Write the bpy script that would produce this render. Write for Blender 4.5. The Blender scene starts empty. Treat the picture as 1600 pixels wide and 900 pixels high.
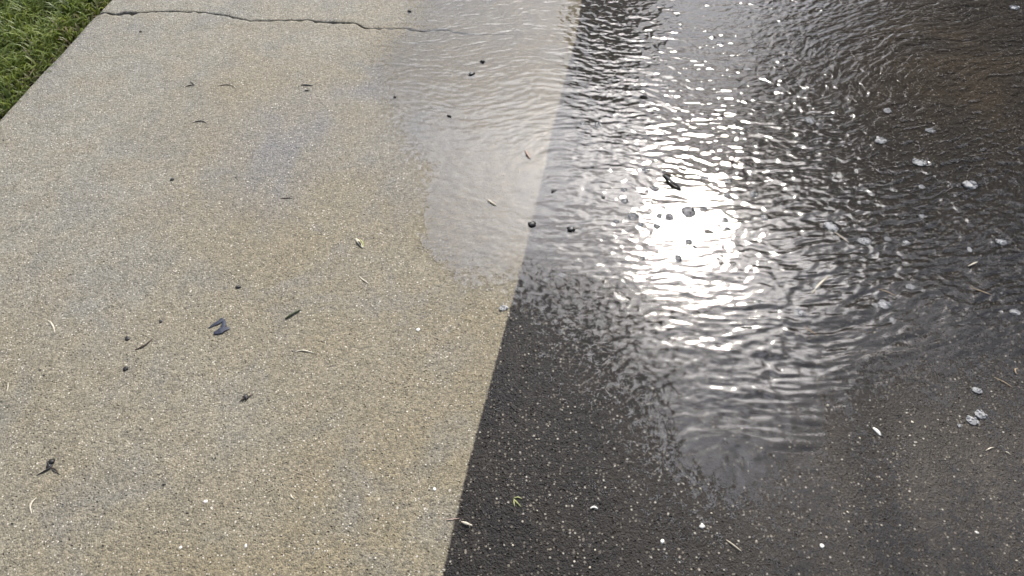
import bpy, bmesh, math, random
import numpy as np

# ------------------------------------------------------------------ camera, sky, sun, exposure
SC = bpy.context.scene
COL = SC.collection
R = math.radians
CAM_H, PITCH, FPX = 1.5, R(50.0), 1164.0
cam = bpy.data.cameras.new('camera'); cam.sensor_width = 36.0; cam.lens = 36.0 * FPX / 1600.0
cam.clip_start = 0.05; cam.clip_end = 2000.0
cam_o = bpy.data.objects.new('camera', cam); COL.objects.link(cam_o)
cam_o.location = (0, 0, CAM_H); cam_o.rotation_euler = (math.pi / 2 - PITCH, 0, 0)
SC.camera = cam_o

SUN_AZ, SUN_EL = R(18.5), R(44.0)          # azimuth clockwise from +Y
SUN_DIR = (math.sin(SUN_AZ) * math.cos(SUN_EL), math.cos(SUN_AZ) * math.cos(SUN_EL), math.sin(SUN_EL))
GLOW = 10.5
world = bpy.data.worlds.new('World'); SC.world = world; world.use_nodes = True
wn = world.node_tree.nodes; wl = world.node_tree.links
for n in list(wn): wn.remove(n)
sky = wn.new('ShaderNodeTexSky'); sky.sky_type = 'NISHITA'; sky.sun_disc = False
sky.sun_elevation = SUN_EL; sky.sun_rotation = SUN_AZ
sky.air_density = 1.0; sky.dust_density = 1.2; sky.ozone_density = 1.0
bg = wn.new('ShaderNodeBackground'); bg.inputs['Strength'].default_value = 0.145
wo = wn.new('ShaderNodeOutputWorld')
# a thin cloud bank drawn over part of the sky; thin cloud scatters forward, so it glows round the sun
def wnode(t, **kw):
    n = wn.new(t)
    for k, v in kw.items(): setattr(n, k, v)
    return n
def wmath(op, a, b=None, clamp=False):
    n = wnode('ShaderNodeMath', operation=op, use_clamp=clamp)
    for i, v in enumerate((a, b)):
        if isinstance(v, bpy.types.NodeSocket): wl.new(v, n.inputs[i])
        elif v is not None: n.inputs[i].default_value = v
    return n.outputs[0]
def wdot(vec):
    n = wnode('ShaderNodeVectorMath', operation='DOT_PRODUCT'); wl.new(tc.outputs['Generated'], n.inputs[0]); n.inputs[1].default_value = vec
    return n.outputs['Value']
tc = wn.new('ShaderNodeTexCoord')
cn = wn.new('ShaderNodeTexNoise'); cn.inputs['Scale'].default_value = 4.2; cn.inputs['Detail'].default_value = 7; cn.inputs['Roughness'].default_value = .6
wl.new(tc.outputs['Generated'], cn.inputs['Vector'])
BANK = R(23.0)                                              # the bank's edge passes just right of the sun
edge = wmath('ADD', wdot((-math.cos(BANK), math.sin(BANK), 0.0)), wmath('MULTIPLY', wmath('SUBTRACT', cn.outputs['Fac'], .5), 2.1))
cover = wnode('ShaderNodeMapRange'); cover.interpolation_type = 'SMOOTHSTEP'; wl.new(edge, cover.inputs['Value'])
cover.inputs['To Min'].default_value = .26; cover.inputs['From Min'].default_value = -.14; cover.inputs['From Max'].default_value = .14
cosang = wmath('MAXIMUM', wdot(SUN_DIR), 0.0)
glow = wmath('ADD', wmath('MULTIPLY', wmath('POWER', cosang, 5.5), GLOW), .9)
low = wnode('ShaderNodeMapRange'); low.interpolation_type = 'SMOOTHSTEP'        # bank's glow cut low down, shaped to suit the water's reflections
wl.new(wmath('ADD', wdot((0.0, 0.0, 1.0)), wmath('MULTIPLY', wmath('SUBTRACT', cn.outputs['Fac'], .5), .12)), low.inputs['Value'])
low.inputs['From Min'].default_value = .55; low.inputs['From Max'].default_value = .64; low.inputs['To Min'].default_value = .42
glow = wmath('MULTIPLY', glow, low.outputs['Result'])
hs = wnode('ShaderNodeHueSaturation'); hs.inputs['Saturation'].default_value = .55; wl.new(sky.outputs['Color'], hs.inputs['Color'])
cloud = wnode('ShaderNodeVectorMath', operation='SCALE'); wl.new(hs.outputs[0], cloud.inputs[0]); wl.new(glow, cloud.inputs['Scale'])
cm = wnode('ShaderNodeMix', data_type='RGBA'); wl.new(cover.outputs['Result'], cm.inputs[0])
wl.new(sky.outputs['Color'], cm.inputs[6]); wl.new(cloud.outputs[0], cm.inputs[7])
wl.new(cm.outputs[2], bg.inputs['Color']); wl.new(bg.outputs[0], wo.inputs['Surface'])

sun = bpy.data.lights.new('sun', 'SUN'); sun.energy = 2.3; sun.angle = R(7.0); sun.color = (1.0, 0.92, 0.80)
sun_o = bpy.data.objects.new('sun', sun); COL.objects.link(sun_o)
from mathutils import Vector, noise as mnoise
sun_o.rotation_euler = Vector(SUN_DIR).to_track_quat('Z', 'Y').to_euler()
sun_o.location = (4, 12, 12)

SC.view_settings.view_transform = 'Standard'; SC.view_settings.look = 'None'
SC.view_settings.gamma = 1.0; SC.view_settings.exposure = 0.16
SC.render.engine = 'CYCLES'
SC.cycles.max_bounces = 6; SC.cycles.transparent_max_bounces = 12
SC.cycles.caustics_reflective = False; SC.cycles.caustics_refractive = False
SC.cycles.use_denoising = True

rng = np.random.default_rng(11); random.seed(11)

# ------------------------------------------------------------------ plane geometry
def at(px, py, z=0.0):
    """point of the driveway under a place in the photograph (1600 x 900)"""
    x = (px - 800.0) / FPX; y = -(py - 450.0) / FPX
    d = (x, math.cos(PITCH) + y * math.sin(PITCH), -math.sin(PITCH) + y * math.cos(PITCH))
    k = (CAM_H - z) / -d[2]
    return Vector((d[0] * k, d[1] * k, z))
def to_px(X, Y):
    c, s = math.cos(PITCH), math.sin(PITCH)
    dz = -CAM_H
    depth = Y * c - dz * s
    up = Y * s + dz * c
    depth = np.where(depth < 0.15, 0.15, depth)
    return 800 + FPX * X / depth, 450 - FPX * up / depth
_perm = {}
def perlin(x, y, seed=0):
    if seed not in _perm:
        r = np.random.default_rng(seed + 100)
        p = r.permutation(4096); a = r.random(4096) * 2 * math.pi
        _perm[seed] = (np.concatenate([p, p]), np.cos(a), np.sin(a))
    p, gx, gy = _perm[seed]
    xi = np.floor(x).astype(np.int64); yi = np.floor(y).astype(np.int64)
    fx = x - xi; fy = y - yi
    u = fx ** 3 * (fx * (fx * 6 - 15) + 10); v = fy ** 3 * (fy * (fy * 6 - 15) + 10)
    def g(ix, iy, dx, dy):
        h = p[(p[(xi + ix) & 4095] + (yi + iy)) & 4095]
        return gx[h] * dx + gy[h] * dy
    a = g(0, 0, fx, fy); b = g(1, 0, fx - 1, fy); c = g(0, 1, fx, fy - 1); d = g(1, 1, fx - 1, fy - 1)
    return ((a + u * (b - a)) + v * ((c + u * (d - c)) - (a + u * (b - a)))) * 1.5
def sstep(a, b, x):
    t = np.clip((x - a) / (b - a), 0, 1); return t * t * (3 - 2 * t)
def poly_sdf(PX, PY, poly):
    """signed distance to a polygon, positive inside"""
    shape = PX.shape; x = PX.ravel(); y = PY.ravel()
    d2 = np.full(x.shape, 1e18); inside = np.zeros(x.shape, bool)
    n = len(poly)
    for i in range(n):
        ax, ay = poly[i]; bx, by = poly[(i + 1) % n]
        ex, ey = bx - ax, by - ay
        t = np.clip(((x - ax) * ex + (y - ay) * ey) / (ex * ex + ey * ey), 0, 1)
        d2 = np.minimum(d2, (x - ax - t * ex) ** 2 + (y - ay - t * ey) ** 2)
        c = (ay > y) != (by > y)
        if by != ay:
            inside ^= c & (x < (bx - ax) * (y - ay) / (by - ay) + ax)
    s = np.sqrt(d2); s = np.where(inside, s, -s)
    return s.reshape(shape)
def graded(lo, hi, c0, c1, step, grow=1.18):
    a = list(np.arange(c0, c1 + step * .5, step)); s = step; v = a[-1]
    while v < hi:
        s *= grow; v = min(v + s, hi); a.append(v)
    s = step; v = a[0]; pre = []
    while v > lo:
        s *= grow; v = max(v - s, lo); pre.append(v)
    return np.array(pre[::-1] + a)

# ------------------------------------------------------------------ object helpers
def tag(o, label=None, cat=None, group=None, kind=None):
    if label: o['label'] = label
    if cat: o['category'] = cat
    if group: o['group'] = group
    if kind: o['kind'] = kind
    return o
def mesh_obj(name, verts, faces, mat, parent=None, smooth=True):
    me = bpy.data.meshes.new(name)
    me.from_pydata([tuple(v) for v in verts], [], faces); me.materials.append(mat)
    if smooth: me.polygons.foreach_set('use_smooth', [True] * len(me.polygons))
    me.update()
    o = bpy.data.objects.new(name, me); COL.objects.link(o); o.parent = parent
    return o
def fast_mesh(name, V, F, mat, smooth=True):
    """V (n,3) and equal-sized polygons F (m,k) as arrays"""
    me = bpy.data.meshes.new(name); k = F.shape[1]
    me.vertices.add(len(V)); me.vertices.foreach_set('co', V.astype(np.float32).ravel())
    me.loops.add(F.size); me.loops.foreach_set('vertex_index', F.astype(np.int32).ravel())
    me.polygons.add(len(F)); me.polygons.foreach_set('loop_start', np.arange(0, F.size, k, dtype=np.int32))
    me.polygons.foreach_set('loop_total', np.full(len(F), k, np.int32))
    if smooth: me.polygons.foreach_set('use_smooth', np.ones(len(F), bool))
    me.materials.append(mat); me.update(calc_edges=True); me.validate()
    o = bpy.data.objects.new(name, me); COL.objects.link(o)
    return o
def fattr(o, name, vals):
    a = o.data.attributes.new(name, 'FLOAT', 'POINT'); a.data.foreach_set('value', np.asarray(vals, np.float32).ravel())
def grid_faces(nr, nc):
    i = np.arange((nr - 1) * (nc - 1)); r = i // (nc - 1); c = i % (nc - 1)
    a = r * nc + c
    return np.stack([a, a + 1, a + nc + 1, a + nc], 1)

# ------------------------------------------------------------------ node helpers
class NT:
    def __init__(s, name):
        s.m = bpy.data.materials.new(name); s.m.use_nodes = True
        s.n = s.m.node_tree.nodes; s.l = s.m.node_tree.links
        for x in list(s.n): s.n.remove(x)
        s.out = s.n.new('ShaderNodeOutputMaterial')
    def put(s, sock, v):
        if isinstance(v, bpy.types.NodeSocket): s.l.new(v, sock)
        elif v is not None: sock.default_value = v
    def node(s, t, **kw):
        x = s.n.new(t)
        for k, v in kw.items(): setattr(x, k, v)
        return x
    def math(s, op, a, b=None, c=None, clamp=False):
        x = s.node('ShaderNodeMath', operation=op, use_clamp=clamp)
        s.put(x.inputs[0], a)
        if b is not None: s.put(x.inputs[1], b)
        if c is not None: s.put(x.inputs[2], c)
        return x.outputs[0]
    def rng(s, v, a, b, c=0.0, d=1.0, smooth=False):
        x = s.node('ShaderNodeMapRange'); x.interpolation_type = 'SMOOTHSTEP' if smooth else 'LINEAR'
        s.put(x.inputs['Value'], v); x.inputs['From Min'].default_value = a; x.inputs['From Max'].default_value = b
        x.inputs['To Min'].default_value = c; x.inputs['To Max'].default_value = d
        return x.outputs['Result']
    def mix(s, f, a, b, mode='MIX'):
        x = s.node('ShaderNodeMix', data_type='RGBA', blend_type=mode, clamp_factor=True)
        s.put(x.inputs['Factor'], f)
        for k, v in ((6, a), (7, b)):
            if isinstance(v, (tuple, list)): v = (*v[:3], 1)
            s.put(x.inputs[k], v)
        return x.outputs[2]
    def obj(s): return s.node('ShaderNodeTexCoord').outputs['Object']
    def noise(s, vec, scale, detail=3, rough=.55, dist=0.0):
        x = s.node('ShaderNodeTexNoise'); s.put(x.inputs['Vector'], vec); x.inputs['Scale'].default_value = scale
        x.inputs['Detail'].default_value = detail; x.inputs['Roughness'].default_value = rough
        x.inputs['Distortion'].default_value = dist
        return x.outputs['Fac']
    def voro(s, vec, scale, feature='F1'):
        x = s.node('ShaderNodeTexVoronoi', feature=feature); s.put(x.inputs['Vector'], vec)
        x.inputs['Scale'].default_value = scale
        return x
    def attr(s, name): 
        x = s.node('ShaderNodeAttribute'); x.attribute_name = name; return x.outputs['Fac']
    def bump(s, h, strength, dist, normal=None):
        x = s.node('ShaderNodeBump'); s.put(x.inputs['Height'], h); x.inputs['Strength'].default_value = strength
        x.inputs['Distance'].default_value = dist
        if normal is not None: s.l.new(normal, x.inputs['Normal'])
        return x.outputs[0]
    def pbsdf(s, col, rough=.6, spec=.5, normal=None, **kw):
        x = s.node('ShaderNodeBsdfPrincipled')
        if isinstance(col, (tuple, list)): col = (*col[:3], 1)
        s.put(x.inputs['Base Color'], col); s.put(x.inputs['Roughness'], rough); s.put(x.inputs['Specular IOR Level'], spec)
        if normal is not None: s.l.new(normal, x.inputs['Normal'])
        for k, v in kw.items(): s.put(x.inputs[k.replace('_', ' ')], v)
        return x.outputs[0]
    def done(s, sh): s.l.new(sh, s.out.inputs['Surface']); return s.m
def simple(name, c1, c2, rough=.6, scale=120, spec=.4, bump=.3, bd=.0006):
    t = NT(name); v = t.obj(); f = t.noise(v, scale, 3)
    return t.done(t.pbsdf(t.mix(t.rng(f, .3, .7), c1, c2), rough, spec, t.bump(f, bump, bd)))

# ------------------------------------------------------------------ concrete
def concrete_material():
    t = NT('washed_and_dirty_concrete'); v = t.obj()
    # slight coordinate wobble so grains are irregular
    n_big = t.noise(v, 1.7, 4, .6); n_mid = t.noise(v, 9.0, 4, .6); n_fine = t.noise(v, 60.0, 3, .6)
    n_grain = t.noise(v, 330.0, 3, .65)
    vo = t.voro(v, 215.0); vcol = t.node('ShaderNodeSeparateColor'); t.l.new(vo.outputs['Color'], vcol.inputs[0])
    r1, r2 = vcol.outputs[0], vcol.outputs[1]
    vd = vo.outputs['Distance']
    vb = t.voro(v, 120.0); vbc = t.node('ShaderNodeSeparateColor'); t.l.new(vb.outputs['Color'], vbc.inputs[0])
    grain = t.rng(vd, .12, .62, 1.0, 0.0)                     # 1 on a grain, 0 in the pits between
    # --- washed concrete
    tone = t.math('ADD', t.rng(t.attr('wash'), -1.5, -.2), t.math('MULTIPLY', t.math('SUBTRACT', n_big, .5), 2.4), clamp=True)
    c = t.mix(tone, (.196, .182, .142), (.172, .142, .084))  # paler grey end, far from the wash edge, has reflected sheen painted in
    c = t.mix(t.rng(n_mid, .42, .70, 0, .6), c, (.190, .156, .100))
    n_patch = t.noise(v, 5.0, 5, .65, .6)
    c = t.mix(t.rng(n_patch, .50, .66, 0, .55), c, (.142, .136, .116))
    c = t.mix(t.rng(t.noise(v, 24.0, 4, .6), .48, .72, 0, .5), c, (.140, .120, .076))
    c = t.mix(t.math('MULTIPLY', t.attr('stain'), t.rng(n_fine, .25, .75, .55, 1.0)), c, (.135, .132, .128))
    gr = t.math('MULTIPLY', t.rng(r1, 0, 1, .62, 1.36), t.rng(n_grain, .30, .70, .66, 1.34))
    c = t.mix(1.0, c, t.rng(grain, 0, .75, .55, 1.1), 'MULTIPLY') if False else c
    gv = t.node('ShaderNodeVectorMath', operation='SCALE'); t.l.new(c, gv.inputs[0]); t.l.new(gr, gv.inputs['Scale'])
    clean = gv.outputs[0]
    lightg = t.math('MULTIPLY', t.math('GREATER_THAN', r2, .94), t.rng(vd, .30, .45, 1, 0))
    clean = t.mix(t.math('MULTIPLY', lightg, .8), clean, (.55, .50, .41))
    biggr = t.math('MULTIPLY', t.math('GREATER_THAN', vbc.outputs[0], .985), t.rng(vb.outputs['Distance'], .2, .4, 1, 0))
    clean = t.mix(t.math('MULTIPLY', biggr, .75), clean, (.60, .55, .45))
    darkg = t.math('MULTIPLY', t.math('LESS_THAN', r2, .07), t.rng(vd, .30, .5, 1, 0))
    clean = t.mix(t.math('MULTIPLY', darkg, .75), clean, (.06, .055, .05))
    # --- unwashed concrete: black algae and grime, light grains showing through
    d = t.mix(t.rng(n_mid, .35, .70), (.0085, .0072, .0062), (.018, .0145, .011))
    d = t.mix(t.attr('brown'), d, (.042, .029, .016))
    d = t.mix(t.rng(n_big, .42, .62, 0, .5), d, (.014, .0125, .011))
    d = t.mix(t.math('MULTIPLY', t.attr('pale'), t.rng(n_fine, .3, .7, .45, 1.0)), d, (.070, .060, .047))
    dv = t.node('ShaderNodeVectorMath', operation='SCALE'); t.l.new(d, dv.inputs[0]); t.l.new(t.rng(n_grain, .3, .7, .55, 1.6), dv.inputs['Scale'])
    wear = t.math('MULTIPLY', t.rng(n_fine, .35, .70, .35, 1.0), t.rng(n_mid, .35, .65, .45, 1.0))
    vs_ = t.voro(v, 150.0); vsc = t.node('ShaderNodeSeparateColor'); t.l.new(vs_.outputs['Color'], vsc.inputs[0])
    rad = t.rng(vsc.outputs[1], 0, 1, .16, .46)
    g1 = t.math('MULTIPLY', t.math('GREATER_THAN', vsc.outputs[0], .66), t.math('LESS_THAN', vs_.outputs['Distance'], rad))
    dirty = t.mix(t.math('MULTIPLY', t.math('MULTIPLY', g1, wear), .8), dv.outputs[0], (.30, .26, .20))
    g2 = t.math('MULTIPLY', t.math('GREATER_THAN', vbc.outputs[1], .94), t.rng(vb.outputs['Distance'], .15, .38, 1, 0))
    dirty = t.mix(t.math('MULTIPLY', g2, .85), dirty, (.42, .38, .31))
    yel = t.math('MULTIPLY', t.rng(t.noise(v, 26.0, 2), .70, .78), .45)
    dirty = t.mix(yel, dirty, (.085, .062, .035))
    # --- the edge of the washed strip
    w = t.math('ADD', t.attr('wash'), t.math('MULTIPLY', t.math('SUBTRACT', n_grain, .5), .010))
    w = t.math('ADD', w, t.math('MULTIPLY', t.math('SUBTRACT', n_fine, .5), .008))
    isd = t.rng(w, -.0022, .0022)
    col = t.mix(isd, clean, dirty)
    h = t.math('ADD', t.math('MULTIPLY', grain, .55), t.math('MULTIPLY', n_grain, .8))
    h = t.math('ADD', h, t.math('MULTIPLY', n_fine, 1.2))
    h = t.math('SUBTRACT', h, t.math('MULTIPLY', t.rng(vb.outputs['Distance'], .1, .7), .45))
    pit = t.math('MULTIPLY', t.math('GREATER_THAN', vbc.outputs[2], .93), t.rng(vb.outputs['Distance'], .05, .35, 1, 0))
    h = t.math('SUBTRACT', h, t.math('MULTIPLY', pit, 2.2))
    h = t.math('ADD', h, t.math('MULTIPLY', g1, t.math('MULTIPLY', isd, .8)))
    nrm = t.bump(h, 1.0, .0017)
    rough = t.mix(isd, t.rng(n_fine, .3, .7, .55, .7), t.rng(n_fine, .3, .7, .34, .52))
    return t.done(t.pbsdf(col, rough, t.rng(isd, 0, 1, .38, .14), nrm))
CONC = concrete_material()

# slab frame: u across the driveway from its left edge, v along that edge
E0 = at(0, 183); E1 = at(170, 0)
DV = (E1 - E0).normalized(); DU = Vector((DV.y, -DV.x, 0))
def uv(px, py):
    p = at(px, py) - E0; return p.dot(DU), p.dot(DV)
def from_uv(U, Vv): return E0.x + U * DU.x + Vv * DV.x, E0.y + U * DU.y + Vv * DV.y

WASH_PX = [(560, 1500), (640, 1110), (690, 900), (718, 775), (746, 668), (777, 556), (801, 470), (819, 400), (838, 318), (853, 250),
           (868, 186), (884, 120), (900, 58), (908, 10), (914, -60), (925, -160), (940, -320)]
WASH = [at(*p) for p in WASH_PX]
def wash_distance(X, Y):
    """signed metres to the edge of the washed strip, positive on the dirty side"""
    wy = np.array([p.y for p in WASH]); wx = np.array([p.x for p in WASH])
    f = np.interp(Y, wy, wx)
    f = np.where(Y > wy[-1], wx[-1] + (Y - wy[-1]) * .12, f)
    return (X - f + .004 * perlin(X * 0 + 3.1, Y * 14, 5)) * .97

CRACK_PX = [(150, 22), (163, 19), (175, 22), (186, 22), (195, 20), (206, 21), (222, 19.5), (242, 18), (262, 17.5), (282, 18), (300, 18.5), (318, 19.5), (338, 22), (356, 24.5),
            (372, 29), (390, 32.5), (410, 32.5), (440, 31.5), (482, 31), (492, 33.5), (522, 35), (545, 35.5), (557, 37), (569, 44), (590, 45), (615, 45), (632, 43.5),
            (645, 47), (660, 49), (676, 48), (690, 46.5), (703, 47.5), (712, 51), (735, 53.5), (760, 54), (800, 55), (860, 54), (900, 58), (960, 55), (1100, 60), (1300, 58), (1600, 66), (2100, 60)]
GAP_PX = [(150, 3.0), (163, 2.6), (176, 2.2), (181, 7.6), (190, 8.6), (199, 6.0), (207, 2.4), (225, .8), (262, 1.4), (300, 1.2), (338, 1.2), (370, 1.4), (420, .9), (480, 1.0), (520, 2.6), (545, 2.4),
          (560, 1.8), (580, 1.0), (640, 1.0), (680, 1.5), (700, 2.0), (712, 1.6), (740, .8), (780, .3), (815, 0), (2100, 0)]
cu = np.array([uv(*p)[0] for p in CRACK_PX]); cv = np.array([uv(*p)[1] for p in CRACK_PX])
gu = np.array([uv(p[0], 30)[0] for p in GAP_PX]); gw = np.array([p[1] for p in GAP_PX]) * .0031
def crack_line(U):
    base = np.interp(U, cu, cv)
    return base + .0035 * perlin(U * 45, U * 0 + .3, 7) + .002 * perlin(U * 130, U * 0 + .7, 8)
def gap(U): return np.interp(U, gu, gw) * np.clip(1 + 1.1 * perlin(U * 40, U * 0 + .2, 9), .25, 2)

def slab(name, near):
    W = 6.4
    us = np.concatenate([[0, 0, .0015, .004, .008, .013], graded(.02, W, .02, 3.9, .009)[1:]])
    nU = len(us)
    if near: ts = 1 - graded(0, 1, 0, .012, .0012, 1.25)[::-1]
    else: ts = graded(0, 1, 0, .012, .0012, 1.25)
    ts = np.concatenate([[ts[0]], ts, [ts[-1]]]); nT = len(ts)
    U, T = np.meshgrid(us, ts)
    vc = crack_line(U); g = gap(U)
    if near: V0, V1 = np.full_like(U, -4.4), vc - g * .5
    else: V0, V1 = vc + g * .5, np.full_like(U, 6.3)
    Vv = V0 + (V1 - V0) * T
    Ue = U + (.006 * perlin(Vv * 7, Vv * 0 + .5, 21) + .003 * perlin(Vv * 40, Vv * 0 + .1, 22)) * np.exp(-U / .05)
    X, Y = from_uv(Ue, Vv)
    Z = .0008 * perlin(X * 5, Y * 5, 31)
    # rounded, slightly crumbled left edge and crack lips
    e = np.clip(1 - U / .013, 0, 1); Z -= .011 * e ** 2.2 * (1 + .5 * perlin(X * 30, Y * 30, 33))
    dl = (V1 - Vv) if near else (Vv - V0)
    lip = np.clip(1 - dl / .012, 0, 1); Z -= .0022 * lip ** 2 * (1 + perlin(X * 60, Y * 60, 34)) * np.clip(g / .003, 0, 1.5)
    Z[:, 0] = -.11
    Z[0, :] = -.11; Z[-1, :] = -.11
    V = np.stack([X.ravel(), Y.ravel(), Z.ravel()], 1)
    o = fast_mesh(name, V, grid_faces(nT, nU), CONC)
    fattr(o, 'wash', wash_distance(X, Y))
    PX, PY = to_px(X, Y)
    st = np.zeros_like(X)
    for (sx, sy, rx, ry, a) in [(445, 230, 50, 55, 1.0), (480, 185, 45, 28, .75), (548, 145, 46, 12, .9), (400, 260, 60, 40, .4), (585, 112, 26, 16, .5), (300, 200, 120, 60, .16), (170, 400, 130, 60, .14), (560, 560, 120, 30, .12),
                                (70, 120, 40, 30, .3), (600, 210, 55, 100, .34), (640, 300, 30, 60, .3), (540, 250, 60, 40, .2), (430, 300, 40, 60, .3), (130, 60, 40, 25, .3)]:
        st += a * np.exp(-(((PX - sx) / rx) ** 2 + ((PY - sy) / ry) ** 2))
    edge = np.exp(-U / .05) * .38 * np.clip(.6 + perlin(X * 6, Y * 6, 35), 0, 1.4)
    st = np.clip(st * (1 + .8 * perlin(X * 12, Y * 12, 36)) + edge, 0, 1)
    fattr(o, 'stain', st)
    fattr(o, 'pale', np.clip(1.0 * np.exp(-(((PX - 1460) / 360) ** 2 + ((PY - 880) / 260) ** 2)) * (1 + .9 * perlin(X * 7, Y * 7, 38)), 0, 1))
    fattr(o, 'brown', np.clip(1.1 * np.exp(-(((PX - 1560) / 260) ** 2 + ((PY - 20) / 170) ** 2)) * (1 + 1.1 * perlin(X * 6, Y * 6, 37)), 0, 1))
    return tag(o, kind='structure')
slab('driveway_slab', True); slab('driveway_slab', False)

# ------------------------------------------------------------------ ground under and around the slabs
def ground_material():
    t = NT('soil_and_lawn'); v = t.obj()
    a = t.noise(v, 2.0, 5, .6); b = t.noise(v, 70, 4, .6); l = t.attr('lawn')
    soil = t.mix(t.rng(b, .3, .7), (.014, .010, .007), (.045, .032, .022))
    g = t.mix(t.rng(b, .3, .7), (.022, .036, .008), (.055, .085, .02)); g = t.mix(t.rng(a, .4, .7, 0, .5), g, (.075, .085, .03))
    return t.done(t.pbsdf(t.mix(l, soil, g), .85, .2, t.bump(b, 1, .02)))
us = graded(-400, 400, -3, 8, .08, 1.3); vs = graded(-400, 400, -5, 9, .08, 1.3)
U, Vv = np.meshgrid(us, vs); X, Y = from_uv(U, Vv)
Z = -.030 + .006 * perlin(X * 9, Y * 9, 41) + .004 * perlin(X * 25, Y * 25, 42)
under = (U > -.01) & (U < 6.5) & (Vv > -4.5) & (Vv < 6.4)
Z = np.where(under, -.06, Z)
go = fast_mesh('ground', np.stack([X.ravel(), Y.ravel(), Z.ravel()], 1), grid_faces(len(vs), len(us)), ground_material())
fattr(go, 'lawn', np.where((U > -.05) & (U < 6.6) & (Vv > -4.6) & (Vv < 6.5), 0, sstep(.03, .3, np.hypot(np.maximum(-U, 0), 0) + (U > 6.5) + (Vv > 6.3) + (Vv < -4.5))))
tag(go, kind='structure')

# ------------------------------------------------------------------ water
def water_material():
    t = NT('water_film'); v = t.obj()
    n_fine = t.noise(v, 60.0, 3, .6); n_grain = t.noise(v, 330.0, 3, .65)
    h = t.math('ADD', t.math('MULTIPLY', n_fine, .55), t.math('MULTIPLY', n_grain, .75))       # height of the concrete's own grains
    cov = t.math('SUBTRACT', t.attr('depth'), t.math('MULTIPLY', t.math('SUBTRACT', h, .65), 3.2))
    a = t.rng(cov, .38, .58, smooth=True)
    thin = t.attr('depth')
    nrm = t.bump(t.math('MULTIPLY', n_grain, t.rng(thin, .5, 1.4, .7, .10)), .35, .0005)
    fr = t.node('ShaderNodeFresnel'); fr.inputs['IOR'].default_value = 1.33; t.l.new(nrm, fr.inputs['Normal'])
    gl = t.node('ShaderNodeBsdfGlossy'); gl.inputs['Roughness'].default_value = .045; t.l.new(nrm, gl.inputs['Normal'])
    tr = t.node('ShaderNodeBsdfTransparent'); tr.inputs[0].default_value = (.90, .895, .885, 1)
    m1 = t.node('ShaderNodeMixShader'); t.l.new(fr.outputs[0], m1.inputs[0]); t.l.new(tr.outputs[0], m1.inputs[1]); t.l.new(gl.outputs[0], m1.inputs[2])
    cl = t.node('ShaderNodeBsdfTransparent')
    m2 = t.node('ShaderNodeMixShader'); t.l.new(a, m2.inputs[0]); t.l.new(cl.outputs[0], m2.inputs[1]); t.l.new(m1.outputs[0], m2.inputs[2])
    return t.done(m2.outputs[0])
FILM_PX = [(700, -700), (670, -200), (650, -30), (648, 12), (640, 40), (604, 62), (592, 100), (604, 150), (622, 185), (636, 225), (662, 262), (668, 310), (663, 350), (668, 388), (694, 412),
           (735, 432), (788, 440), (812, 432), (812, 455), (850, 455), (915, 470), (990, 520), (1060, 590), (1105, 690), (1170, 735), (1250, 715), (1330, 680),
           (1420, 655), (1500, 660), (1560, 690), (1640, 700), (1800, 640), (2600, 500), (3200, 200), (3000, -700)]
xs = graded(-1.2, 4.6, -.36, 2.08, .0042, 1.12); ys = graded(.3, 7.2, .78, 2.86, .0042, 1.12)
X, Y = np.meshgrid(xs, ys); PX, PY = to_px(X, Y)
rag = 1 + 1.6 * sstep(440, 560, PY)
sd = poly_sdf(PX + rag * 14 * perlin(X * 9, Y * 9, 50) + rag * 7 * perlin(X * 30, Y * 30, 51), PY + rag * 14 * perlin(X * 9, Y * 9, 52) + rag * 7 * perlin(X * 30, Y * 30, 53), FILM_PX)
crisp = np.exp(-(((PX - 680) / 90) ** 2 + ((PY - 370) / 110) ** 2))
soft = 42 * (1 - crisp) + 7 * crisp + 135 * sstep(380, 500, PY) * sstep(808, 850, PX)
depth = np.clip(.48 + .5 * sd / soft, -.6, 2.0)
# half-dry stretch on the right, streaks where the sheet breaks up below the glare
dry = .75 * np.exp(-(((PX - 1440) / 190) ** 2 + ((PY - 660) / 90) ** 2))
tongue = np.exp(-(((PX - 1180) / 120) ** 2 + ((PY - 650) / 110) ** 2)); depth = depth + .7 * tongue * (1 + .8 * perlin(X * 22, Y * 9, 66))
depth = np.maximum(depth, (.08 + .60 * sstep(980, 1300, PX)) * sstep(840, 1100, PX) + .25 * perlin(X * 8, Y * 8, 67) - .1)
depth = depth - .7 * np.clip(dry, 0, 1) * (1.0 + .9 * perlin(X * 16, Y * 7, 54))
# ripples: crests nearly across the view on the left, slanting up to the right
th = R(-3) + R(24) * sstep(.35, 1.5, X) + .18 * perlin(X * 1.6, Y * 1.6, 55)
cx, cy = .7, 1.6
wx = X + .03 * perlin(X * 5, Y * 5, 56); wy = Y + .02 * perlin(X * 5, Y * 5, 57)
ua = (wx - cx) * np.cos(th) + (wy - cy) * np.sin(th); va = -(wx - cx) * np.sin(th) + (wy - cy) * np.cos(th)
ripple = .0010 * perlin(ua * 9, va * 26, 58) + .00085 * perlin(ua * 26, va * 58, 59) + .00044 * perlin(ua * 56, va * 118, 60)
chop = .0008 * perlin(ua * 45, va * 80, 61) + .00035 * perlin(X * 95, Y * 120, 62)
vert = .0011 * perlin(X * 40, Y * 12, 63)
amp = .42 + .58 * sstep(835, 940, PX)
amp = amp + .35 * np.clip(perlin(X * 3.5, Y * 5, 68), 0, 1)
amp = np.where(PX < 900, np.maximum(amp, .75 * sstep(110, 30, PY)), amp)
amp *= .92 - .52 * np.exp(-(((PX - 1080) / 150) ** 2 + ((PY - 340) / 130) ** 2)) + .35 * sstep(1180, 1300, PX)
amp *= 1 - .35 * sstep(560, 720, PY)
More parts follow.
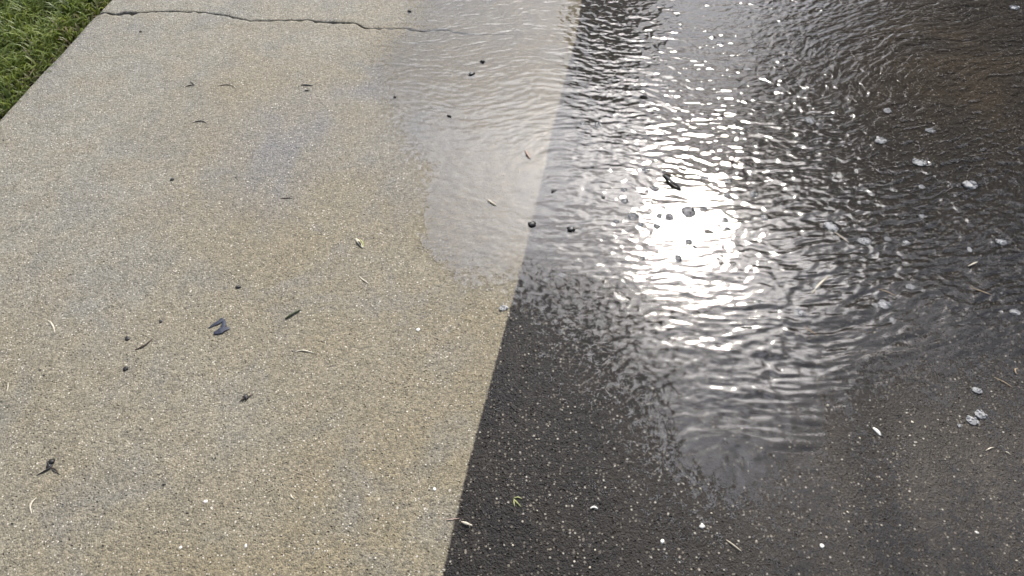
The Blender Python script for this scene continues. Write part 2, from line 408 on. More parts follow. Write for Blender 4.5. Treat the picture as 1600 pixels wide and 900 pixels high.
champ = .10 + .55 * sstep(1150, 1350, PX) * (1 - .6 * sstep(300, 520, PY)) + .2 * sstep(120, 0, PY)
vamp = .9 * np.exp(-(((PX - 1190) / 90) ** 2 + ((PY - 600) / 110) ** 2))
fade = sstep(.1, 1.1, depth)
amp = amp * fade; champ = champ * fade; vamp = vamp * fade
H = ripple * amp + chop * champ + vert * vamp
Z = .0030 + np.clip(H, -.0022, .0025)
keep = depth > -.45
Vw = np.stack([X.ravel(), Y.ravel(), Z.ravel()], 1)
F = grid_faces(len(ys), len(xs)); F = F[keep.ravel()[F].any(1)]
used = np.unique(F); remap = np.full(len(Vw), -1); remap[used] = np.arange(len(used))
wo_ = fast_mesh('water', Vw[used], remap[F], water_material())
fattr(wo_, 'depth', depth.ravel()[used]); tag(wo_, kind='structure')

# ------------------------------------------------------------------ grass
def grass_material():
    t = NT('grass_blade'); v = t.obj(); tint = t.attr('tint')
    c = t.mix(tint, (.105, .145, .02), (.27, .31, .068)); c = t.mix(t.rng(tint, .90, .95), c, (.26, .22, .12))
    c = t.mix(t.rng(t.noise(v, 5, 3), .4, .7, 0, .5), c, (.035, .075, .02))
    p = t.pbsdf(c, .42, .4)
    tl = t.node('ShaderNodeBsdfTranslucent'); t.l.new(c, tl.inputs[0])
    m = t.node('ShaderNodeMixShader'); m.inputs[0].default_value = .45; t.l.new(p, m.inputs[1]); t.l.new(tl.outputs[0], m.inputs[2])
    return t.done(m.outputs[0])
def grass():
    n = 62000
    u = -.012 - rng.random(n) ** 1.35 * 2.3; vv = -1.6 + rng.random(n) * 4.4
    near = (u < -.05) | (rng.random(n) < .5)
    u, vv = u[near], vv[near]; n = len(u)
    bx, by = from_uv(u, vv)
    clump = perlin(bx * 10, by * 10, 70)
    L = (.06 + .07 * rng.random(n)) * (1 + .5 * clump) * (.55 + .45 * sstep(0, .12, -u))
    az = rng.random(n) * 2 * math.pi + 1.2 * clump
    lean = .35 + 1.0 * rng.random(n); curl = .5 + .9 * rng.random(n)
    w = .0022 + .0028 * rng.random(n)
    segs = 4
    P = np.zeros((n, segs + 1, 3)); ang = lean * .4
    P[:, 0] = np.stack([bx, by, np.full(n, -.034)], 1)
    for k in range(segs):
        d = np.stack([np.sin(ang) * np.cos(az), np.sin(ang) * np.sin(az), np.cos(ang)], 1)
        P[:, k + 1] = P[:, k] + d * (L / segs)[:, None]; ang = np.minimum(ang + curl * .5 * (k + 1) * .5, 1.75)
    P[:, :, 2] = np.maximum(P[:, :, 2], -.036)
    side = np.stack([-np.sin(az), np.cos(az), np.zeros(n)], 1)
    prof = [1, .95, .8, .5, .06]
    V = np.zeros((n, segs + 1, 2, 3))
    for k in range(segs + 1):
        V[:, k, 0] = P[:, k] + side * (w * prof[k])[:, None]; V[:, k, 1] = P[:, k] - side * (w * prof[k])[:, None]
    b = (np.arange(n) * (segs + 1) * 2)[:, None]
    F = np.concatenate([b + np.array([[2 * k, 2 * k + 1, 2 * k + 3, 2 * k + 2]]) for k in range(segs)], 0)
    o = fast_mesh('grass', V.reshape(-1, 3), F, grass_material())
    dead = .5 * ((u > -.07) & (rng.random(n) < .45))
    fattr(o, 'tint', np.repeat(np.clip(dead + rng.random(n) * .75 + .25 * (rng.random(n) < .10) + .2 * (rng.random(n) < .2), 0, 1), (segs + 1) * 2))
    tag(o, 'short green lawn grass beside the driveway edge', 'grass', kind='stuff')
grass()

# ------------------------------------------------------------------ trees across the way (seen mirrored in the water)
BARK = simple('bark', (.035, .026, .019), (.075, .058, .043), .9, 18, .2, 1, .02)
LEAF = simple('tree_leaf', (.022, .034, .010), (.050, .062, .018), .6, 3, .3, 0)
DLEAF = simple('conifer_needles', (.012, .020, .009), (.028, .036, .014), .7, 3, .3, 0)
def tube_mesh(paths):
    V, F = [], []
    for pts, rad, seg in paths:
        b = len(V)
        for i, (p, r) in enumerate(zip(pts, rad)):
            d = (Vector(pts[min(i + 1, len(pts) - 1)]) - Vector(pts[max(i - 1, 0)])).normalized()
            s = d.orthogonal().normalized(); q = d.cross(s)
            for k in range(seg):
                a = 2 * math.pi * k / seg
                V.append(Vector(p) + (s * math.cos(a) + q * math.sin(a)) * r)
        for i in range(len(pts) - 1):
            for k in range(seg):
                F.append((b + i * seg + k, b + i * seg + (k + 1) % seg, b + (i + 1) * seg + (k + 1) % seg, b + (i + 1) * seg + k))
        F.append(tuple(b + k for k in range(seg))[::-1]); F.append(tuple(b + (len(pts) - 1) * seg + k for k in range(seg)))
    return V, F
def leaves(name, centers, size, mat, parent):
    n = len(centers)
    a = rng.normal(size=(n, 3)); a /= np.linalg.norm(a, axis=1)[:, None]
    b = np.cross(a, rng.normal(size=(n, 3))); b /= np.linalg.norm(b, axis=1)[:, None]
    s = size * (.6 + .8 * rng.random(n))[:, None]
    V = np.stack([centers - a * s, centers + b * s * .5, centers + a * s, centers - b * s * .5], 1).reshape(-1, 3)
    o = fast_mesh(name, V, np.arange(n * 4).reshape(n, 4), mat, False); o.parent = parent
    return o
def tree(name, base, height, spread, crown_lo, label, conifer=False, seed=1):
    rr = random.Random(seed)
    root = bpy.data.objects.new(name, None); COL.objects.link(root); root.location = base
    tag(root, label, 'tree')
    pts = [(rr.uniform(-.1, .1) * k, rr.uniform(-.1, .1) * k, height * (.92 if conifer else .75) * k / 6) for k in range(7)]
    rad = [.24 * height / 10 * (1 - k / 6.6) for k in range(7)]
    paths = [(pts, rad, 9)]; C = []
    for i in range(60 if conifer else 34):
        f = crown_lo + (1 - crown_lo) * rr.random() ** (1.2 if conifer else .9) * .95
        z = height * f * (.92 if conifer else .72); a = rr.uniform(0, 6.283)
        if conifer: ln = spread * (1.05 - f) / (1.05 - crown_lo) + .12
        else: ln = spread * math.sqrt(max(.08, 1 - (2 * (f - crown_lo) / (1 - crown_lo) - .85) ** 2 * .75)) * rr.uniform(.7, 1.08)
        p0 = Vector((0, 0, z)); up = -.15 if conifer else rr.uniform(.25, .8)
        bp = [p0 + Vector((math.cos(a) * ln * t, math.sin(a) * ln * t, ln * up * t ** 1.3)) + Vector((rr.uniform(-1, 1), rr.uniform(-1, 1), rr.uniform(-1, 1))) * .06 * ln for t in (0, .33, .66, 1)]
        paths.append((bp, [.06 * height / 10, .04 * height / 10, .025, .01], 5))
        for j in range(16):
            t = rr.uniform(.35, 1.05); k = min(int(t * 3), 2); q = bp[k].lerp(bp[k + 1], t * 3 - k)
            C.append((q + Vector((rr.gauss(0, 1), rr.gauss(0, 1), rr.gauss(0, .8))) * (.10 * ln + .08), .13 * ln + .09))
    V, F = tube_mesh(paths); mesh_obj('trunk', V, F, BARK, root)
    cen = np.repeat(np.array([tuple(c[0]) for c in C]), 46, 0) + rng.normal(size=(len(C) * 46, 3)) * np.repeat(np.array([c[1] for c in C]), 46)[:, None]
    leaves('crown', cen, .075 if conifer else .095, DLEAF if conifer else LEAF, root)
tree('leafy_tree', (8.3, 11.0, -.03), 11.0, 4.6, .2, 'large leafy tree mirrored as brown darkness in upper right water', False, 3)
tree('slender_conifer', (2.0, 14.2, -.03), 9.0, 1.0, .08, 'slender dark conifer mirrored beside the washed edge at the top', True, 5)


# ------------------------------------------------------------------ litter, foam and crumbs lying on the driveway
PALE = simple('bleached_straw', (.42, .36, .26), (.60, .54, .42), .6, 300)
TAN = simple('dry_tan_straw', (.26, .19, .11), (.40, .31, .20), .65, 300)
BROWN = simple('dead_brown_stem', (.040, .030, .020), (.085, .062, .042), .7, 300)
BLACK = simple('black_wet_crumb', (.010, .009, .008), (.030, .026, .022), .4, 400)
GREEN = simple('dull_green_stem', (.030, .040, .016), (.065, .080, .030), .55, 300)
LIME = simple('yellow_green_sprig', (.20, .21, .07), (.33, .33, .14), .55, 300)
NAVY = simple('dark_navy_film', (.010, .012, .022), (.024, .028, .045), .45, 500)
WHITE = simple('white_chip', (.62, .58, .50), (.80, .76, .68), .6, 300)
OCHRE = simple('yellow_petal', (.34, .25, .11), (.48, .38, .20), .6, 300)
PINK = simple('pinkish_straw', (.38, .26, .20), (.50, .36, .28), .6, 300)
def foam_material(name, col, clear):
    t = NT(name); v = t.obj(); vo = t.voro(v, 420.0)
    nrm = t.bump(vo.outputs['Distance'], .7, .0012)
    p = t.pbsdf(col, .12, .5, nrm)
    tr = t.node('ShaderNodeBsdfTransparent')
    m = t.node('ShaderNodeMixShader'); m.inputs[0].default_value = clear; t.l.new(p, m.inputs[1]); t.l.new(tr.outputs[0], m.inputs[2])
    return t.done(m.outputs[0])
FOAM = foam_material('white_suds', (.42, .415, .40), .38)
BUBBLE = foam_material('bubble_painted_dark', (.030, .030, .032), .0)  # clear domes look dark against the glare; that darkness is painted in
WZ = .0030
def px_size(px, py): 
    return (at(px + .5, py) - at(px - .5, py)).length
def curve_pts(pts, n=14):
    P = [Vector(p) for p in pts]
    if len(P) == 2: return [P[0].lerp(P[1], i / (n - 1)) for i in range(n)]
    out = []
    m = len(P) - 1
    for i in range(n):
        t = i / (n - 1) * m; k = min(int(t), m - 1); f = t - k
        p0, p1, p2, p3 = P[max(k - 1, 0)], P[k], P[k + 1], P[min(k + 2, m)]
        out.append(.5 * ((2 * p1) + (p2 - p0) * f + (2 * p0 - 5 * p1 + 4 * p2 - p3) * f * f + (3 * p1 - p0 - 3 * p2 + p3) * f ** 3))
    return out
def sliver(name, px, width, mat, label=None, cat=None, group=None, wet=False, arch=.3, taper=(.35, 1, .3), flat=.6, parent=None, n=14, seg=8):
    """a bent, tapering stalk or husk lying on the surface; px are its bends in the photograph"""
    s = px_size(*px[0]); base = WZ * .8 if wet else .0004
    P = curve_pts([at(x, y) for x, y in px], n)
    c = P[0].copy() if parent is None else Vector((0, 0, 0))
    r = width * s * .5; V, F = [], []
    for i, p in enumerate(P):
        t = i / (n - 1); tp = np.interp(t, [0, .5, 1], taper) * (1 + .15 * mnoise.noise(p * 300))
        d = (P[min(i + 1, n - 1)] - P[max(i - 1, 0)]).normalized(); sd_ = Vector((-d.y, d.x, 0))
        z = base + r * flat * tp + arch * r * 2 * math.sin(math.pi * t) * (.6 + .4 * mnoise.noise(p * 90))
        for k in range(seg):
            a = 2 * math.pi * k / seg
            V.append(p - c + sd_ * math.cos(a) * r * tp + Vector((0, 0, z + math.sin(a) * r * tp * flat)))
    for i in range(n - 1):
        for k in range(seg):
            F.append((i * seg + k, i * seg + (k + 1) % seg, (i + 1) * seg + (k + 1) % seg, (i + 1) * seg + k))
    F.append(tuple(range(seg))[::-1]); F.append(tuple((n - 1) * seg + k for k in range(seg)))
    o = mesh_obj(name, V, F, mat, parent)
    if parent is None:
        o.location = (c.x, c.y, 0); tag(o, label, cat, group)
    return o
def crumb(name, px, py, w, h, mat, label=None, cat=None, group=None, wet=False, rot=0.0, seed=0, sub=2, parent=None, tall=.45):
    s = px_size(px, py); bm = bmesh.new(); bmesh.ops.create_icosphere(bm, subdivisions=sub, radius=1)
    off = Vector((seed * 7.3, seed * 3.1, 0)); hw = w * s * .5; hh = h * s * .5 / .72; hz = min(hw, hh) * tall
    for v in bm.verts:
        k = 1 + .6 * mnoise.noise(v.co * 1.3 + off) + .3 * mnoise.noise(v.co * 4 + off)
        q = v.co * k; v.co = Vector((q.x * hw * math.cos(rot) - q.y * hh * math.sin(rot), q.x * hw * math.sin(rot) + q.y * hh * math.cos(rot), max(q.z, -.6) * hz))
    me = bpy.data.meshes.new(name); bm.to_mesh(me); bm.free(); me.materials.append(mat)
    me.polygons.foreach_set('use_smooth', [True] * len(me.polygons))
    o = bpy.data.objects.new(name, me); COL.objects.link(o)
    p = at(px, py, (WZ * .7 if wet else .0) + hz * .55)
    if parent: o.parent = parent; o.location = p - parent.location
    else: o.location = p; tag(o, label, cat, group)
    return o
def root_at(name, px, py, label, cat, wet=False):
    r = bpy.data.objects.new(name, None); COL.objects.link(r); r.location = at(px, py); tag(r, label, cat); return r
def child_sliver(root, name, px, width, mat, **kw):
    o = sliver(name, px, width, mat, parent=root, **kw)
    for v in o.data.vertices: v.co -= root.location
    return o

# --- dry side
r = root_at('torn_scrap', 342, 511, 'dark navy Z-shaped scrap lying flat on the pale concrete', 'scrap')
child_sliver(r, 'flap', [(326, 513), (334, 508), (342, 504), (349, 498)], 9, NAVY, taper=(.2, .8, .9), flat=.12, arch=.05)
child_sliver(r, 'flap', [(334, 521), (342, 519), (350, 515), (359, 513)], 12, NAVY, taper=(.5, 1.1, .4), flat=.10, arch=.05)
child_sliver(r, 'flap', [(349, 501), (350, 507), (348, 513)], 9, NAVY, taper=(.7, .8, .9), flat=.11, arch=.05)
r = root_at('dead_sprig', 78, 733, 'dark brown forked twig lying near the bottom left corner', 'twig')
child_sliver(r, 'stem', [(57, 743), (66, 739), (78, 732), (82, 726)], 3.2, BLACK, taper=(.3, 1, .9))
child_sliver(r, 'branch', [(79, 731), (87, 733), (92, 741)], 2.6, BROWN)
child_sliver(r, 'branch', [(80, 730), (84, 736), (95, 742)], 1.8, BLACK)
child_sliver(r, 'branch', [(80, 730), (75, 724), (74, 719)], 2.6, BLACK)
crumb('seed_head', 79.5, 722, 11, 8, BLACK, parent=r, seed=3); crumb('seed_head', 76, 728, 7, 8, BLACK, parent=r, seed=5)
r = root_at('plant_tuft', 383, 622, 'small dark tuft of plant fibres right of the lower middle of the washed side', 'plant bit')
r['label'] = 'small dark frayed tuft below the navy scrap'
for i, p in enumerate([[(374, 628), (380, 624), (386, 618)], [(379, 629), (382, 623), (385, 617)], [(385, 622), (391, 619), (396, 616)], [(383, 628), (386, 623), (387, 617)], [(377, 626), (384, 622), (392, 620)]]):
    child_sliver(r, 'fibre', p, 2.2, BLACK if i % 2 else BROWN, arch=.8)
crumb('root_ball', 384, 620, 9, 7, BLACK, parent=r, seed=8)
sliver('needle_stalk', [(446, 499), (456, 492.5), (469, 485)], 4.0, GREEN, 'straight dull green stalk in the middle of the washed concrete', 'stalk', taper=(.6, 1, .7), flat=.8)
r = root_at('seed_husk', 561, 381, 'pale split seed husk with dark centre on washed concrete', 'husk')
child_sliver(r, 'shell', [(556, 373), (560, 379), (567, 388)], 6.0, PALE, taper=(.3, 1, .4), flat=.5)
child_sliver(r, 'shell', [(562, 374), (566, 380), (568, 387)], 4.2, LIME, taper=(.3, 1, .4), flat=.5)
child_sliver(r, 'kernel', [(558, 376), (562, 381), (566, 387)], 2.2, BROWN, arch=2.6)
SL = [
 ('straw_thread', [(561, 431), (566, 437), (571, 440), (576, 444)], 2.4, PALE, 'thin crooked white thread just below the split husk', 'straw'),
 ('curved_petiole', [(75, 501), (80, 505), (84, 512), (86, 520)], 3.0, PALE, 'pale curved stalk standing alone at the far left middle', 'stalk'),
 ('curved_petiole', [(57, 778), (51, 785), (48, 793), (50, 803)], 3.6, PALE, 'pale curved stalk below the forked twig at bottom left', 'stalk'),
 ('brown_stem', [(211, 547), (219, 544), (228, 539), (239, 529)], 3.2, BROWN, 'brown bent stem left of the navy scrap', 'stem'),
 ('straw', [(461, 550), (471, 548), (481, 549.5), (491, 552)], 2.6, PALE, 'pale slightly arched straw below the green stalk', 'straw'),
 ('straw', [(13, 598), (13, 605), (12, 611)], 2.0, PALE, 'tiny upright pale sliver at the left frame edge', 'straw'),
 ('hooked_straw', [(454, 772), (456, 777), (460, 780)], 2.6, PALE, 'tiny pale hook on the lower washed concrete', 'straw'),
 ('dark_sliver', [(301, 192), (310, 190), (317, 190), (323, 193)], 2.4, BLACK, 'thin dark arched sliver on the upper left concrete', 'sliver'),
 ('dark_sliver', [(340, 135), (350, 133), (359, 133.5), (367, 137)], 1.8, BROWN, 'faint thin brown sliver lying below the crack', 'sliver'),
 ('twig', [(470, 133), (479, 133.5), (489, 134.5)], 2.6, BLACK, 'short straight dark twig below the middle of the crack', 'twig'),
 ('twig', [(476, 142), (480, 142), (484, 141)], 2.6, BLACK, 'stubby dark twig piece under the short straight twig', 'twig'),
 ('dark_sliver', [(438, 310), (447, 310), (460, 311)], 1.6, BROWN, 'hair-thin dark fibre above the split husk', 'sliver'),
 ('twig', [(218, 51), (222, 49)], 3.0, BLACK, 'stubby dark twig just below the chipped crack end', 'twig'),
 ('straw', [(697, 812), (705, 812), (718, 810)], 1.8, PINK, 'thin pinkish straw crossing the lower washed edge', 'straw'),
]
for nm, p, w, m, l, c in SL: sliver(nm, p, w, m, l, c)
r = root_at('dark_sprig', 299, 132, 'tiny dark forked sprig on the upper left concrete', 'sprig')
child_sliver(r, 'stem', [(290, 136), (297, 134), (304, 134)], 2.0, BLACK); child_sliver(r, 'branch', [(297, 128), (301, 131), (304, 134)], 2.0, BLACK)
CR = [
 ('grit_crumb', 372, 448, 8, 5, BLACK, 'lone flat black crumb up and right of the navy scrap', 'crumb'),
 ('grit_crumb', 199, 529, 7, 6, BLACK, 'black crumb just above the brown bent stem', 'crumb'),
 ('grit_crumb', 196, 576, 9, 6, BLACK, 'ragged black crumb below the brown bent stem', 'crumb'),
 ('grit_crumb', 251, 502, 7, 4, BLACK, 'flat black crumb up and right of the bent stem', 'crumb'),
 ('grit_crumb', 269, 280, 6, 5, BLACK, 'lone black crumb at upper left below the thin arched sliver', 'crumb'),
 ('white_chip', 321, 783.5, 9, 6, WHITE, 'bright white stone chip on the lower left concrete', 'chip'),
 ('white_chip', 653, 515, 8, 6, WHITE, 'small white curled chip near the washed edge', 'chip'),
 ('white_chip', 679, 764, 8, 5, WHITE, 'white triangular chip close to the lower washed edge', 'chip'),
 ('white_chip', 282, 855, 5, 5, WHITE, 'small white chip low on the left below the bright chip', 'chip'),
 ('white_chip', 384, 853, 5, 7, WHITE, 'small upright white chip near the bottom edge', 'chip'),
]
for i, (nm, x, y, w, h, m, l, c) in enumerate(CR): crumb(nm, x, y, w, h, m, l, c, seed=i + 20, rot=i * .7, tall=.35) if m is not WHITE else crumb(nm, x, y, w * .8, h * .7, m, l, c, seed=i + 20, rot=i * .7, tall=.25)
CR[0] and None
# --- in the water
WS = [
 ('straw', [(762, 313), (768, 318), (776, 322.5)], 4.0, PALE, 'short pale stick in the film left of the washed edge', 'stick'),
 ('curled_bract', [(821, 236), (824, 243), (828, 249)], 5.0, PINK, 'curled pinkish bract in the film beside the washed edge', 'bract'),
 ('stick', [(1268, 460), (1276, 450), (1285, 441), (1294, 433)], 4.2, PALE, 'pale stick with suds lying diagonally in dark water at right', 'stick'),
 ('straw', [(1303, 363), (1313, 371), (1326, 380)], 2.4, PALE, 'thin white straw with a foamy upper end in dark water', 'straw'),
 ('straw', [(1256, 512), (1267, 519), (1278, 526)], 2.0, TAN, 'thin tan straw below the diagonal sudsy stick', 'straw'),
 ('straw', [(1515, 450), (1532, 456), (1549, 462)], 1.8, TAN, 'long thin straw near the right frame edge', 'straw'),
 ('straw', [(1512, 417), (1519, 414), (1527, 410)], 3.0, PALE, 'short pale straw near the right edge above the long one', 'straw'),
 ('straw', [(1371, 452), (1385, 457), (1398, 463)], 1.6, TAN, 'faint straw beside the double foam clump', 'straw'),
 ('straw', [(1134, 844), (1145, 852), (1158, 862)], 2.2, PALE, 'thin white straw near the bottom on dark concrete', 'straw'),
 ('curled_chip', [(721, 816), (728, 819), (738, 822)], 5.0, PALE, 'pale curled chip just right of the lower washed edge', 'chip'),
 ('curled_chip', [(922, 795), (928, 793.5), (934, 796)], 4.0, WHITE, 'small white arched chip on lower dark concrete', 'chip'),
 ('straw', [(1539, 705), (1547, 701), (1552, 700)], 2.0, PALE, 'tiny pale straw at the right below the foam pair', 'straw'),
 ('straw', [(1570, 706), (1578, 711)], 2.0, PALE, 'short pale straw stub by the lower right frame edge', 'straw'),
 ('straw', [(1552, 590), (1568, 598), (1582, 607)], 1.5, TAN, 'hair-thin tan straw under the C-shaped crumb', 'straw'),
]
for nm, p, w, m, l, c in WS: sliver(nm, p, w, m, l, c, wet=True)
sliver('curled_crumb', [(1590, 577), (1585, 578), (1586, 584), (1590, 585)], 2.6, TAN, 'C-shaped tan crumb at the right frame edge', 'crumb', wet=True)
r = root_at('winged_seed', 1042, 276, 'dark V-shaped winged seed floating in the white glare', 'winged seed')
child_sliver(r, 'wing', [(1037, 273), (1056, 276), (1076, 274)], 5.0, BROWN, wet=True, taper=(.9, .8, .3), flat=.5, arch=.8)
child_sliver(r, 'wing', [(1037, 275), (1048, 287), (1063, 297)], 7.0, BLACK, wet=True, taper=(.5, 1, .7), flat=.45, arch=.8)
crumb('seed', 1039, 275, 7, 6, BROWN, parent=r, wet=True, seed=2)
r = root_at('sprig', 804, 778, 'pale yellow-green three-pronged sprig on dark concrete near the edge', 'sprig')
for p in ([(803, 780), (803, 786), (804, 792)], [(803, 780), (808, 786), (814, 792)], [(802, 779), (809, 777.5), (816, 780)]): child_sliver(r, 'prong', p, 2.6, LIME)
sliver('dark_pod', [(1000, 151), (1006, 153), (1012, 155)], 6.5, BLACK, 'dark oval pod in the grey ripples above the glare', 'pod', wet=True, flat=.5)
WC = [
 ('berry', 831, 350, 12, 8, BLACK, 'black berry sitting on the washed edge', 'berry'),
 ('berry', 892, 358, 11, 8, BLACK, 'black berry in grey film right of the washed edge', 'berry'),
 ('berry', 865, 298, 7, 6, BLACK, 'small dark berry in the film above the edge berry', 'berry'),
 ('berry', 943, 308, 6, 6, BLACK, 'tiny dark berry near the left side of the glare', 'berry'),
 ('seed_grain', 737, 115, 10, 6, BLACK, 'largest dark seed in the pale film on the washed side', 'seed'),
 ('seed_grain', 754, 96, 7, 5, BLACK, 'smaller dark seed up and right of the largest seed', 'seed'),
 ('seed_grain', 702, 181, 7, 4, BLACK, 'dark flat seed lower in the pale film', 'seed'),
 ('seed_grain', 617, 151, 5, 4, BLACK, 'dark seed at the left border of the pale film', 'seed'),
 ('seed_grain', 640, 17, 6, 4, BLACK, 'dark seed at the top above the crack in the film', 'seed'),
 ('white_pebble', 1097, 822, 8, 6, WHITE, 'white pebble on dark concrete near the bottom', 'pebble'),
 ('white_pebble', 1035, 846, 6, 5, WHITE, 'small white pebble left of the larger white pebble', 'pebble'),
 ('white_chip', 1370, 674, 7, 12, WHITE, 'upright white chip at the lower right of the streaks', 'chip'),
 ('white_chip', 1284, 853, 8, 5, WHITE, 'white flake at the lower right of the dark concrete', 'chip'),
 ('white_chip', 1526, 832, 6, 4, WHITE, 'white flake in the bottom right corner area', 'chip'),
]
for i, (nm, x, y, w, h, m, l, c) in enumerate(WC): crumb(nm, x, y, w, h, m, l, c, wet=y < 500, seed=i + 50, rot=i * .9)

# --- foam rafts and bubbles: a low dome ringed and capped with small bubbles, one mesh each
def foam_clump(name, px, py, w, h, mat, label, group=None, rot=0.0, seed=0, n=26):
    rr = random.Random(seed); s = px_size(px, py); a, b = w * s * .5, h * s * .5 / .68
    bm = bmesh.new(); rad = min(a, b)
    # skirt dome
    rings, seg = 4, 18
    prev = None
    for j in range(rings + 1):
        f = j / rings; ring = []
        for k in range(seg):
            t = 2 * math.pi * k / seg; e = 1 + .12 * mnoise.noise(Vector((math.cos(t) * 1.5 + seed, math.sin(t) * 1.5, seed)))
            q = (1 - f * .93) * e
            ring.append(bm.verts.new((math.cos(t) * a * q, math.sin(t) * b * q, rad * .22 * math.sin(f * math.pi / 2))))
        if prev:
            for k in range(seg): bm.faces.new((prev[k], prev[(k + 1) % seg], ring[(k + 1) % seg], ring[k]))
        prev = ring
    bm.faces.new(prev)
    for i in range(n):
        t = rr.uniform(0, 6.283); q = math.sqrt(rr.random()) * .95 if i > n * .4 else rr.uniform(.82, .98)
        br = rad * (rr.uniform(.12, .34) if mat is FOAM else rr.uniform(.07, .15))
        m = bmesh.ops.create_icosphere(bm, subdivisions=1, radius=br)
        for v in m['verts']: v.co += Vector((math.cos(t) * a * q, math.sin(t) * b * q, rad * .20 * (1 - q * q) + br * .2))
    c, sn = math.cos(rot), math.sin(rot)
    for v in bm.verts: v.co = Vector((v.co.x * c - v.co.y * sn, v.co.x * sn + v.co.y * c, v.co.z))
    for f in bm.faces: f.smooth = True
    me = bpy.data.meshes.new(name); bm.to_mesh(me); bm.free(); me.materials.append(mat)
    o = bpy.data.objects.new(name, me); COL.objects.link(o); o.location = at(px, py, WZ * .9)
    return tag(o, label, 'foam' if mat is FOAM else 'bubble', group)
FM = [
 (1515, 289, 24, 15, -.6, 'largest white foam clump near the upper right edge'),
 (1436, 254, 25, 12, -.3, 'long flat foam clump left of the largest one'),
 (1350, 377, 25, 11, -.1, 'foam clump just right of the thin white straw'),
 (1440, 292, 11, 8, 0, 'small round foam spot below the long flat clump'),
 (1381, 476, 22, 13, .1, 'rounded foam clump right of the diagonal stick'),
 (1368, 477, 9, 7, 0, 'small foam bead touching the rounded clump'),
 (1586, 488, 20, 9, -.2, 'foam clump at the right frame edge'),
 (1564, 378, 20, 9, -.4, 'faint elongated foam at upper right edge'),
 (1527, 610, 18, 9, -.4, 'slanted foam clump at lower right'),
 (1532, 648, 21, 12, -.2, 'upper clump of the lower right foam pair'),
 (1519, 657, 20, 12, -.7, 'lower clump of the lower right foam pair'),
 (1499, 665, 7, 5, 0, 'foam bead left of the lower right pair'),
 (1250, 488, 14, 11, .3, 'ring-like foam spot left of the rounded clump'),
 (1394, 500, 9, 8, 0, 'foam dot below the rounded clump'),
 (1172, 79, 12, 10, 0, 'white foam spot in bluish ripples at the top'),
 (1585, 12, 17, 9, 0, 'white foam spot in the top right corner'),
 (1125, 67, 12, 7, 0, 'foam spot left of the bluish-ripple spot'),
 (1189, 53, 9, 5, 0, 'flat foam spot above the bluish-ripple spot'),
 (1168, 108, 14, 5, 0, 'flat foam streak below the bluish-ripple spot'),
 (1386, 173, 13, 9, 0, 'foam bead cluster right of the bright diagonal streak'),
 (1453, 204, 17, 8, -.2, 'foam clump upper right above the long flat clump'),
 (1376, 220, 20, 11, 0, 'pale foam clump left of the long flat clump'),
 (1265, 188, 16, 11, 0, 'foam ring in the bright diagonal streak'),
 (1440, 338, 10, 7, 0, 'white foam bead in the dark right water'),
 (1387, 374, 12, 7, 0, 'white foam bead right of the straw clump'),
 (1416, 379, 13, 7, -.2, 'flat foam piece right of the white bead'),
 (1422, 448, 16, 8, -.2, 'pale foam piece above the rounded clump'),
 (1515, 390, 8, 9, 0, 'upright foam bead near the right edge'),
 (1275, 448, 15, 10, .8, 'suds clinging to the diagonal stick'),
 (1298, 354, 18, 20, .6, 'suds at the upper end of the thin white straw'),
 (878, 430, 13, 7, 0, 'small clear foam by the washed edge below the berries'),
 (853, 437, 10, 6, 0, 'smaller foam left of the clear foam by the edge'),
 (787, 481, 18, 8, .3, 'white suds on the washed edge at the film tip'),
]
for i, (x, y, w, h, ro, l) in enumerate(FM): foam_clump('foam_clump', x, y, w * .85, h * .85, FOAM, l, 'foam clumps drifting on the water', ro, i + 1, 18)
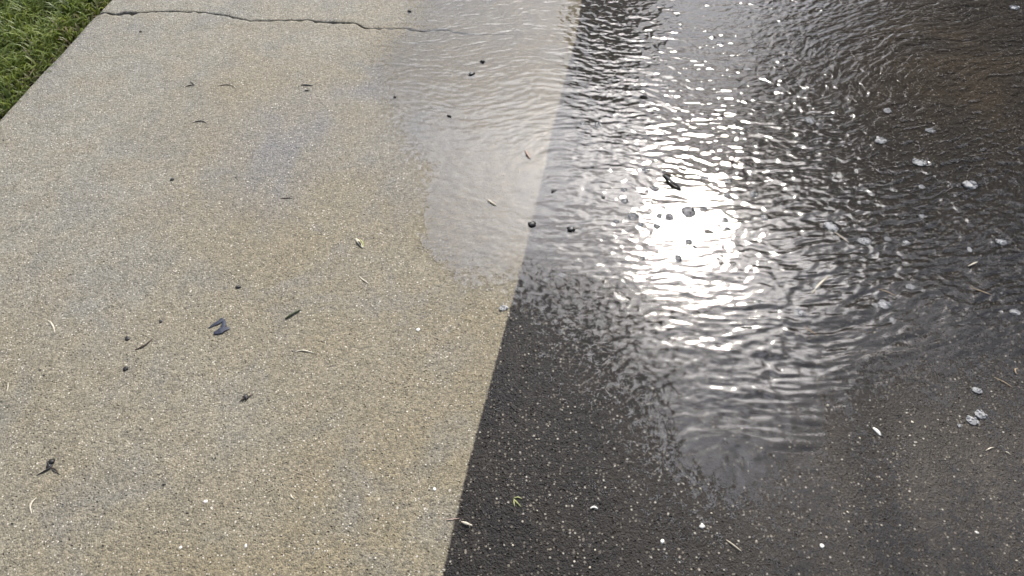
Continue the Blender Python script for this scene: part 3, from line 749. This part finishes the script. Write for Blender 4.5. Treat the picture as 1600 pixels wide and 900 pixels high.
BB = [
 (1076, 331, 19, 15, 'largest round dark bubble in the white glare'),
 (989, 338, 16, 11, 'second largest dark bubble at the left of the glare'),
 (1046, 339, 12, 9, 'dark bubble midway between the two largest in the glare'),
 (1023, 295, 13, 8, 'dark oval bubble left of the winged seed'),
 (1009, 266, 10, 7, 'dark bubble at the top left of the glare'),
 (1026, 354, 12, 7, 'flat dark bubble below the midway one'),
 (1001, 351, 8, 7, 'small dark bubble below the second largest'),
 (1076, 378, 11, 8, 'dark bubble below the largest one'),
 (1060, 404, 11, 9, 'dark bubble low in the glare'),
 (1136, 305, 11, 9, 'dark bubble at the right side of the glare'),
 (1138, 283, 9, 6, 'small dark bubble above the right-side one'),
 (1101, 278, 11, 6, 'flat dark bubble right of the winged seed'),
 (976, 314, 10, 7, 'dark bubble on the left border of the glare'),
 (975, 297, 8, 6, 'dark bubble above the left border one'),
 (1178, 304, 13, 9, 'dark bubble outside the right border of the glare'),
 (1100, 325, 9, 6, 'dark bubble touching right of the largest one'),
 (1037, 268, 10, 5, 'flat dark bubble just above the winged seed'),
 (1134, 344, 8, 7, 'dark bubble right and below the largest one'),
 (1137, 357, 7, 5, 'tiniest dark bubble low on the right side of the glare'),
 (1004, 404, 9, 6, 'dark bubble in the lower left of the glare'),
 (1085, 386, 6, 5, 'tiny dark bubble beside the one below the largest'),
 (1030, 338, 8, 6, 'tiny dark bubble left of the midway one'),
 (963, 346, 8, 6, 'tiny dark bubble left of the second largest'),
 (934, 195, 10, 9, 'dark ring bubble in grey film above the glare'),
 (911, 194, 8, 6, 'smaller ring bubble left of the dark ring bubble'),
 (1186, 471, 9, 6, 'dark bubble below right of the glare'),
 (1195, 340, 10, 9, 'faint bubble at the right fringe of the glare'),
]
for i, (x, y, w, h, l) in enumerate(BB): foam_clump('bubble', x, y, w * 1.2, h * 1.2, BUBBLE, l, 'bubbles floating in the glare', 0, i + 70, 12)

# --- specks nobody could tell apart
def copies(name, protos, n, pick, label, cat, group):
    k = 0
    for i in range(n):
        p, s, wet = pick(i)
        o = protos[0] if k == 0 else protos[i % len(protos)].copy()
        if k: COL.objects.link(o)
        o.name = name; o.location = p + Vector((0, 0, (WZ * .7 if wet else 0) + .0012 * s)); o.scale = (s, s, s); o.rotation_euler = (0, 0, random.uniform(0, 6.28))
        tag(o, label, cat, group); k += 1
def speck_protos(name, mat, k):
    out = []
    for i in range(k):
        o = crumb(name, 400, 500, random.uniform(2.4, 4.2), random.uniform(1.8, 2.8), mat, 'x', 'x', seed=i + 90, sub=1)
        if i: COL.objects.unlink(o)
        out.append(o)
    return out
def wash_side(px, py, dirty):
    p = at(px, py); d = float(wash_distance(np.array([p.x]), np.array([p.y]))[0])
    return d > .02 if dirty else d < -.02
def pick_clean(i):
    while True:
        x, y = random.uniform(5, 800), random.uniform(40, 895)
        if wash_side(x, y, False) and uv(x, y)[0] > .03 and not (x > 590 and y < 440): return at(x, y), random.uniform(.4, 1.0), False
def pick_dark(i):
    while True:
        x, y = random.uniform(700, 1590), random.uniform(500, 895)
        if wash_side(x, y, True): return at(x, y), random.uniform(.5, 1.3), False
copies('dark_speck', speck_protos('dark_speck', BLACK, 4), 55, pick_clean, 'tiny dark speck on the pale washed concrete', 'speck', 'dark specks on washed concrete')
copies('pale_speck', speck_protos('pale_speck', PALE, 4), 40, pick_clean, 'tiny pale grain on the washed concrete', 'grain', 'pale grains on washed concrete')
copies('white_speck', speck_protos('white_speck', PALE, 4), 45, pick_dark, 'tiny pale grain on the dark unwashed concrete', 'grain', 'pale grains on dark concrete')
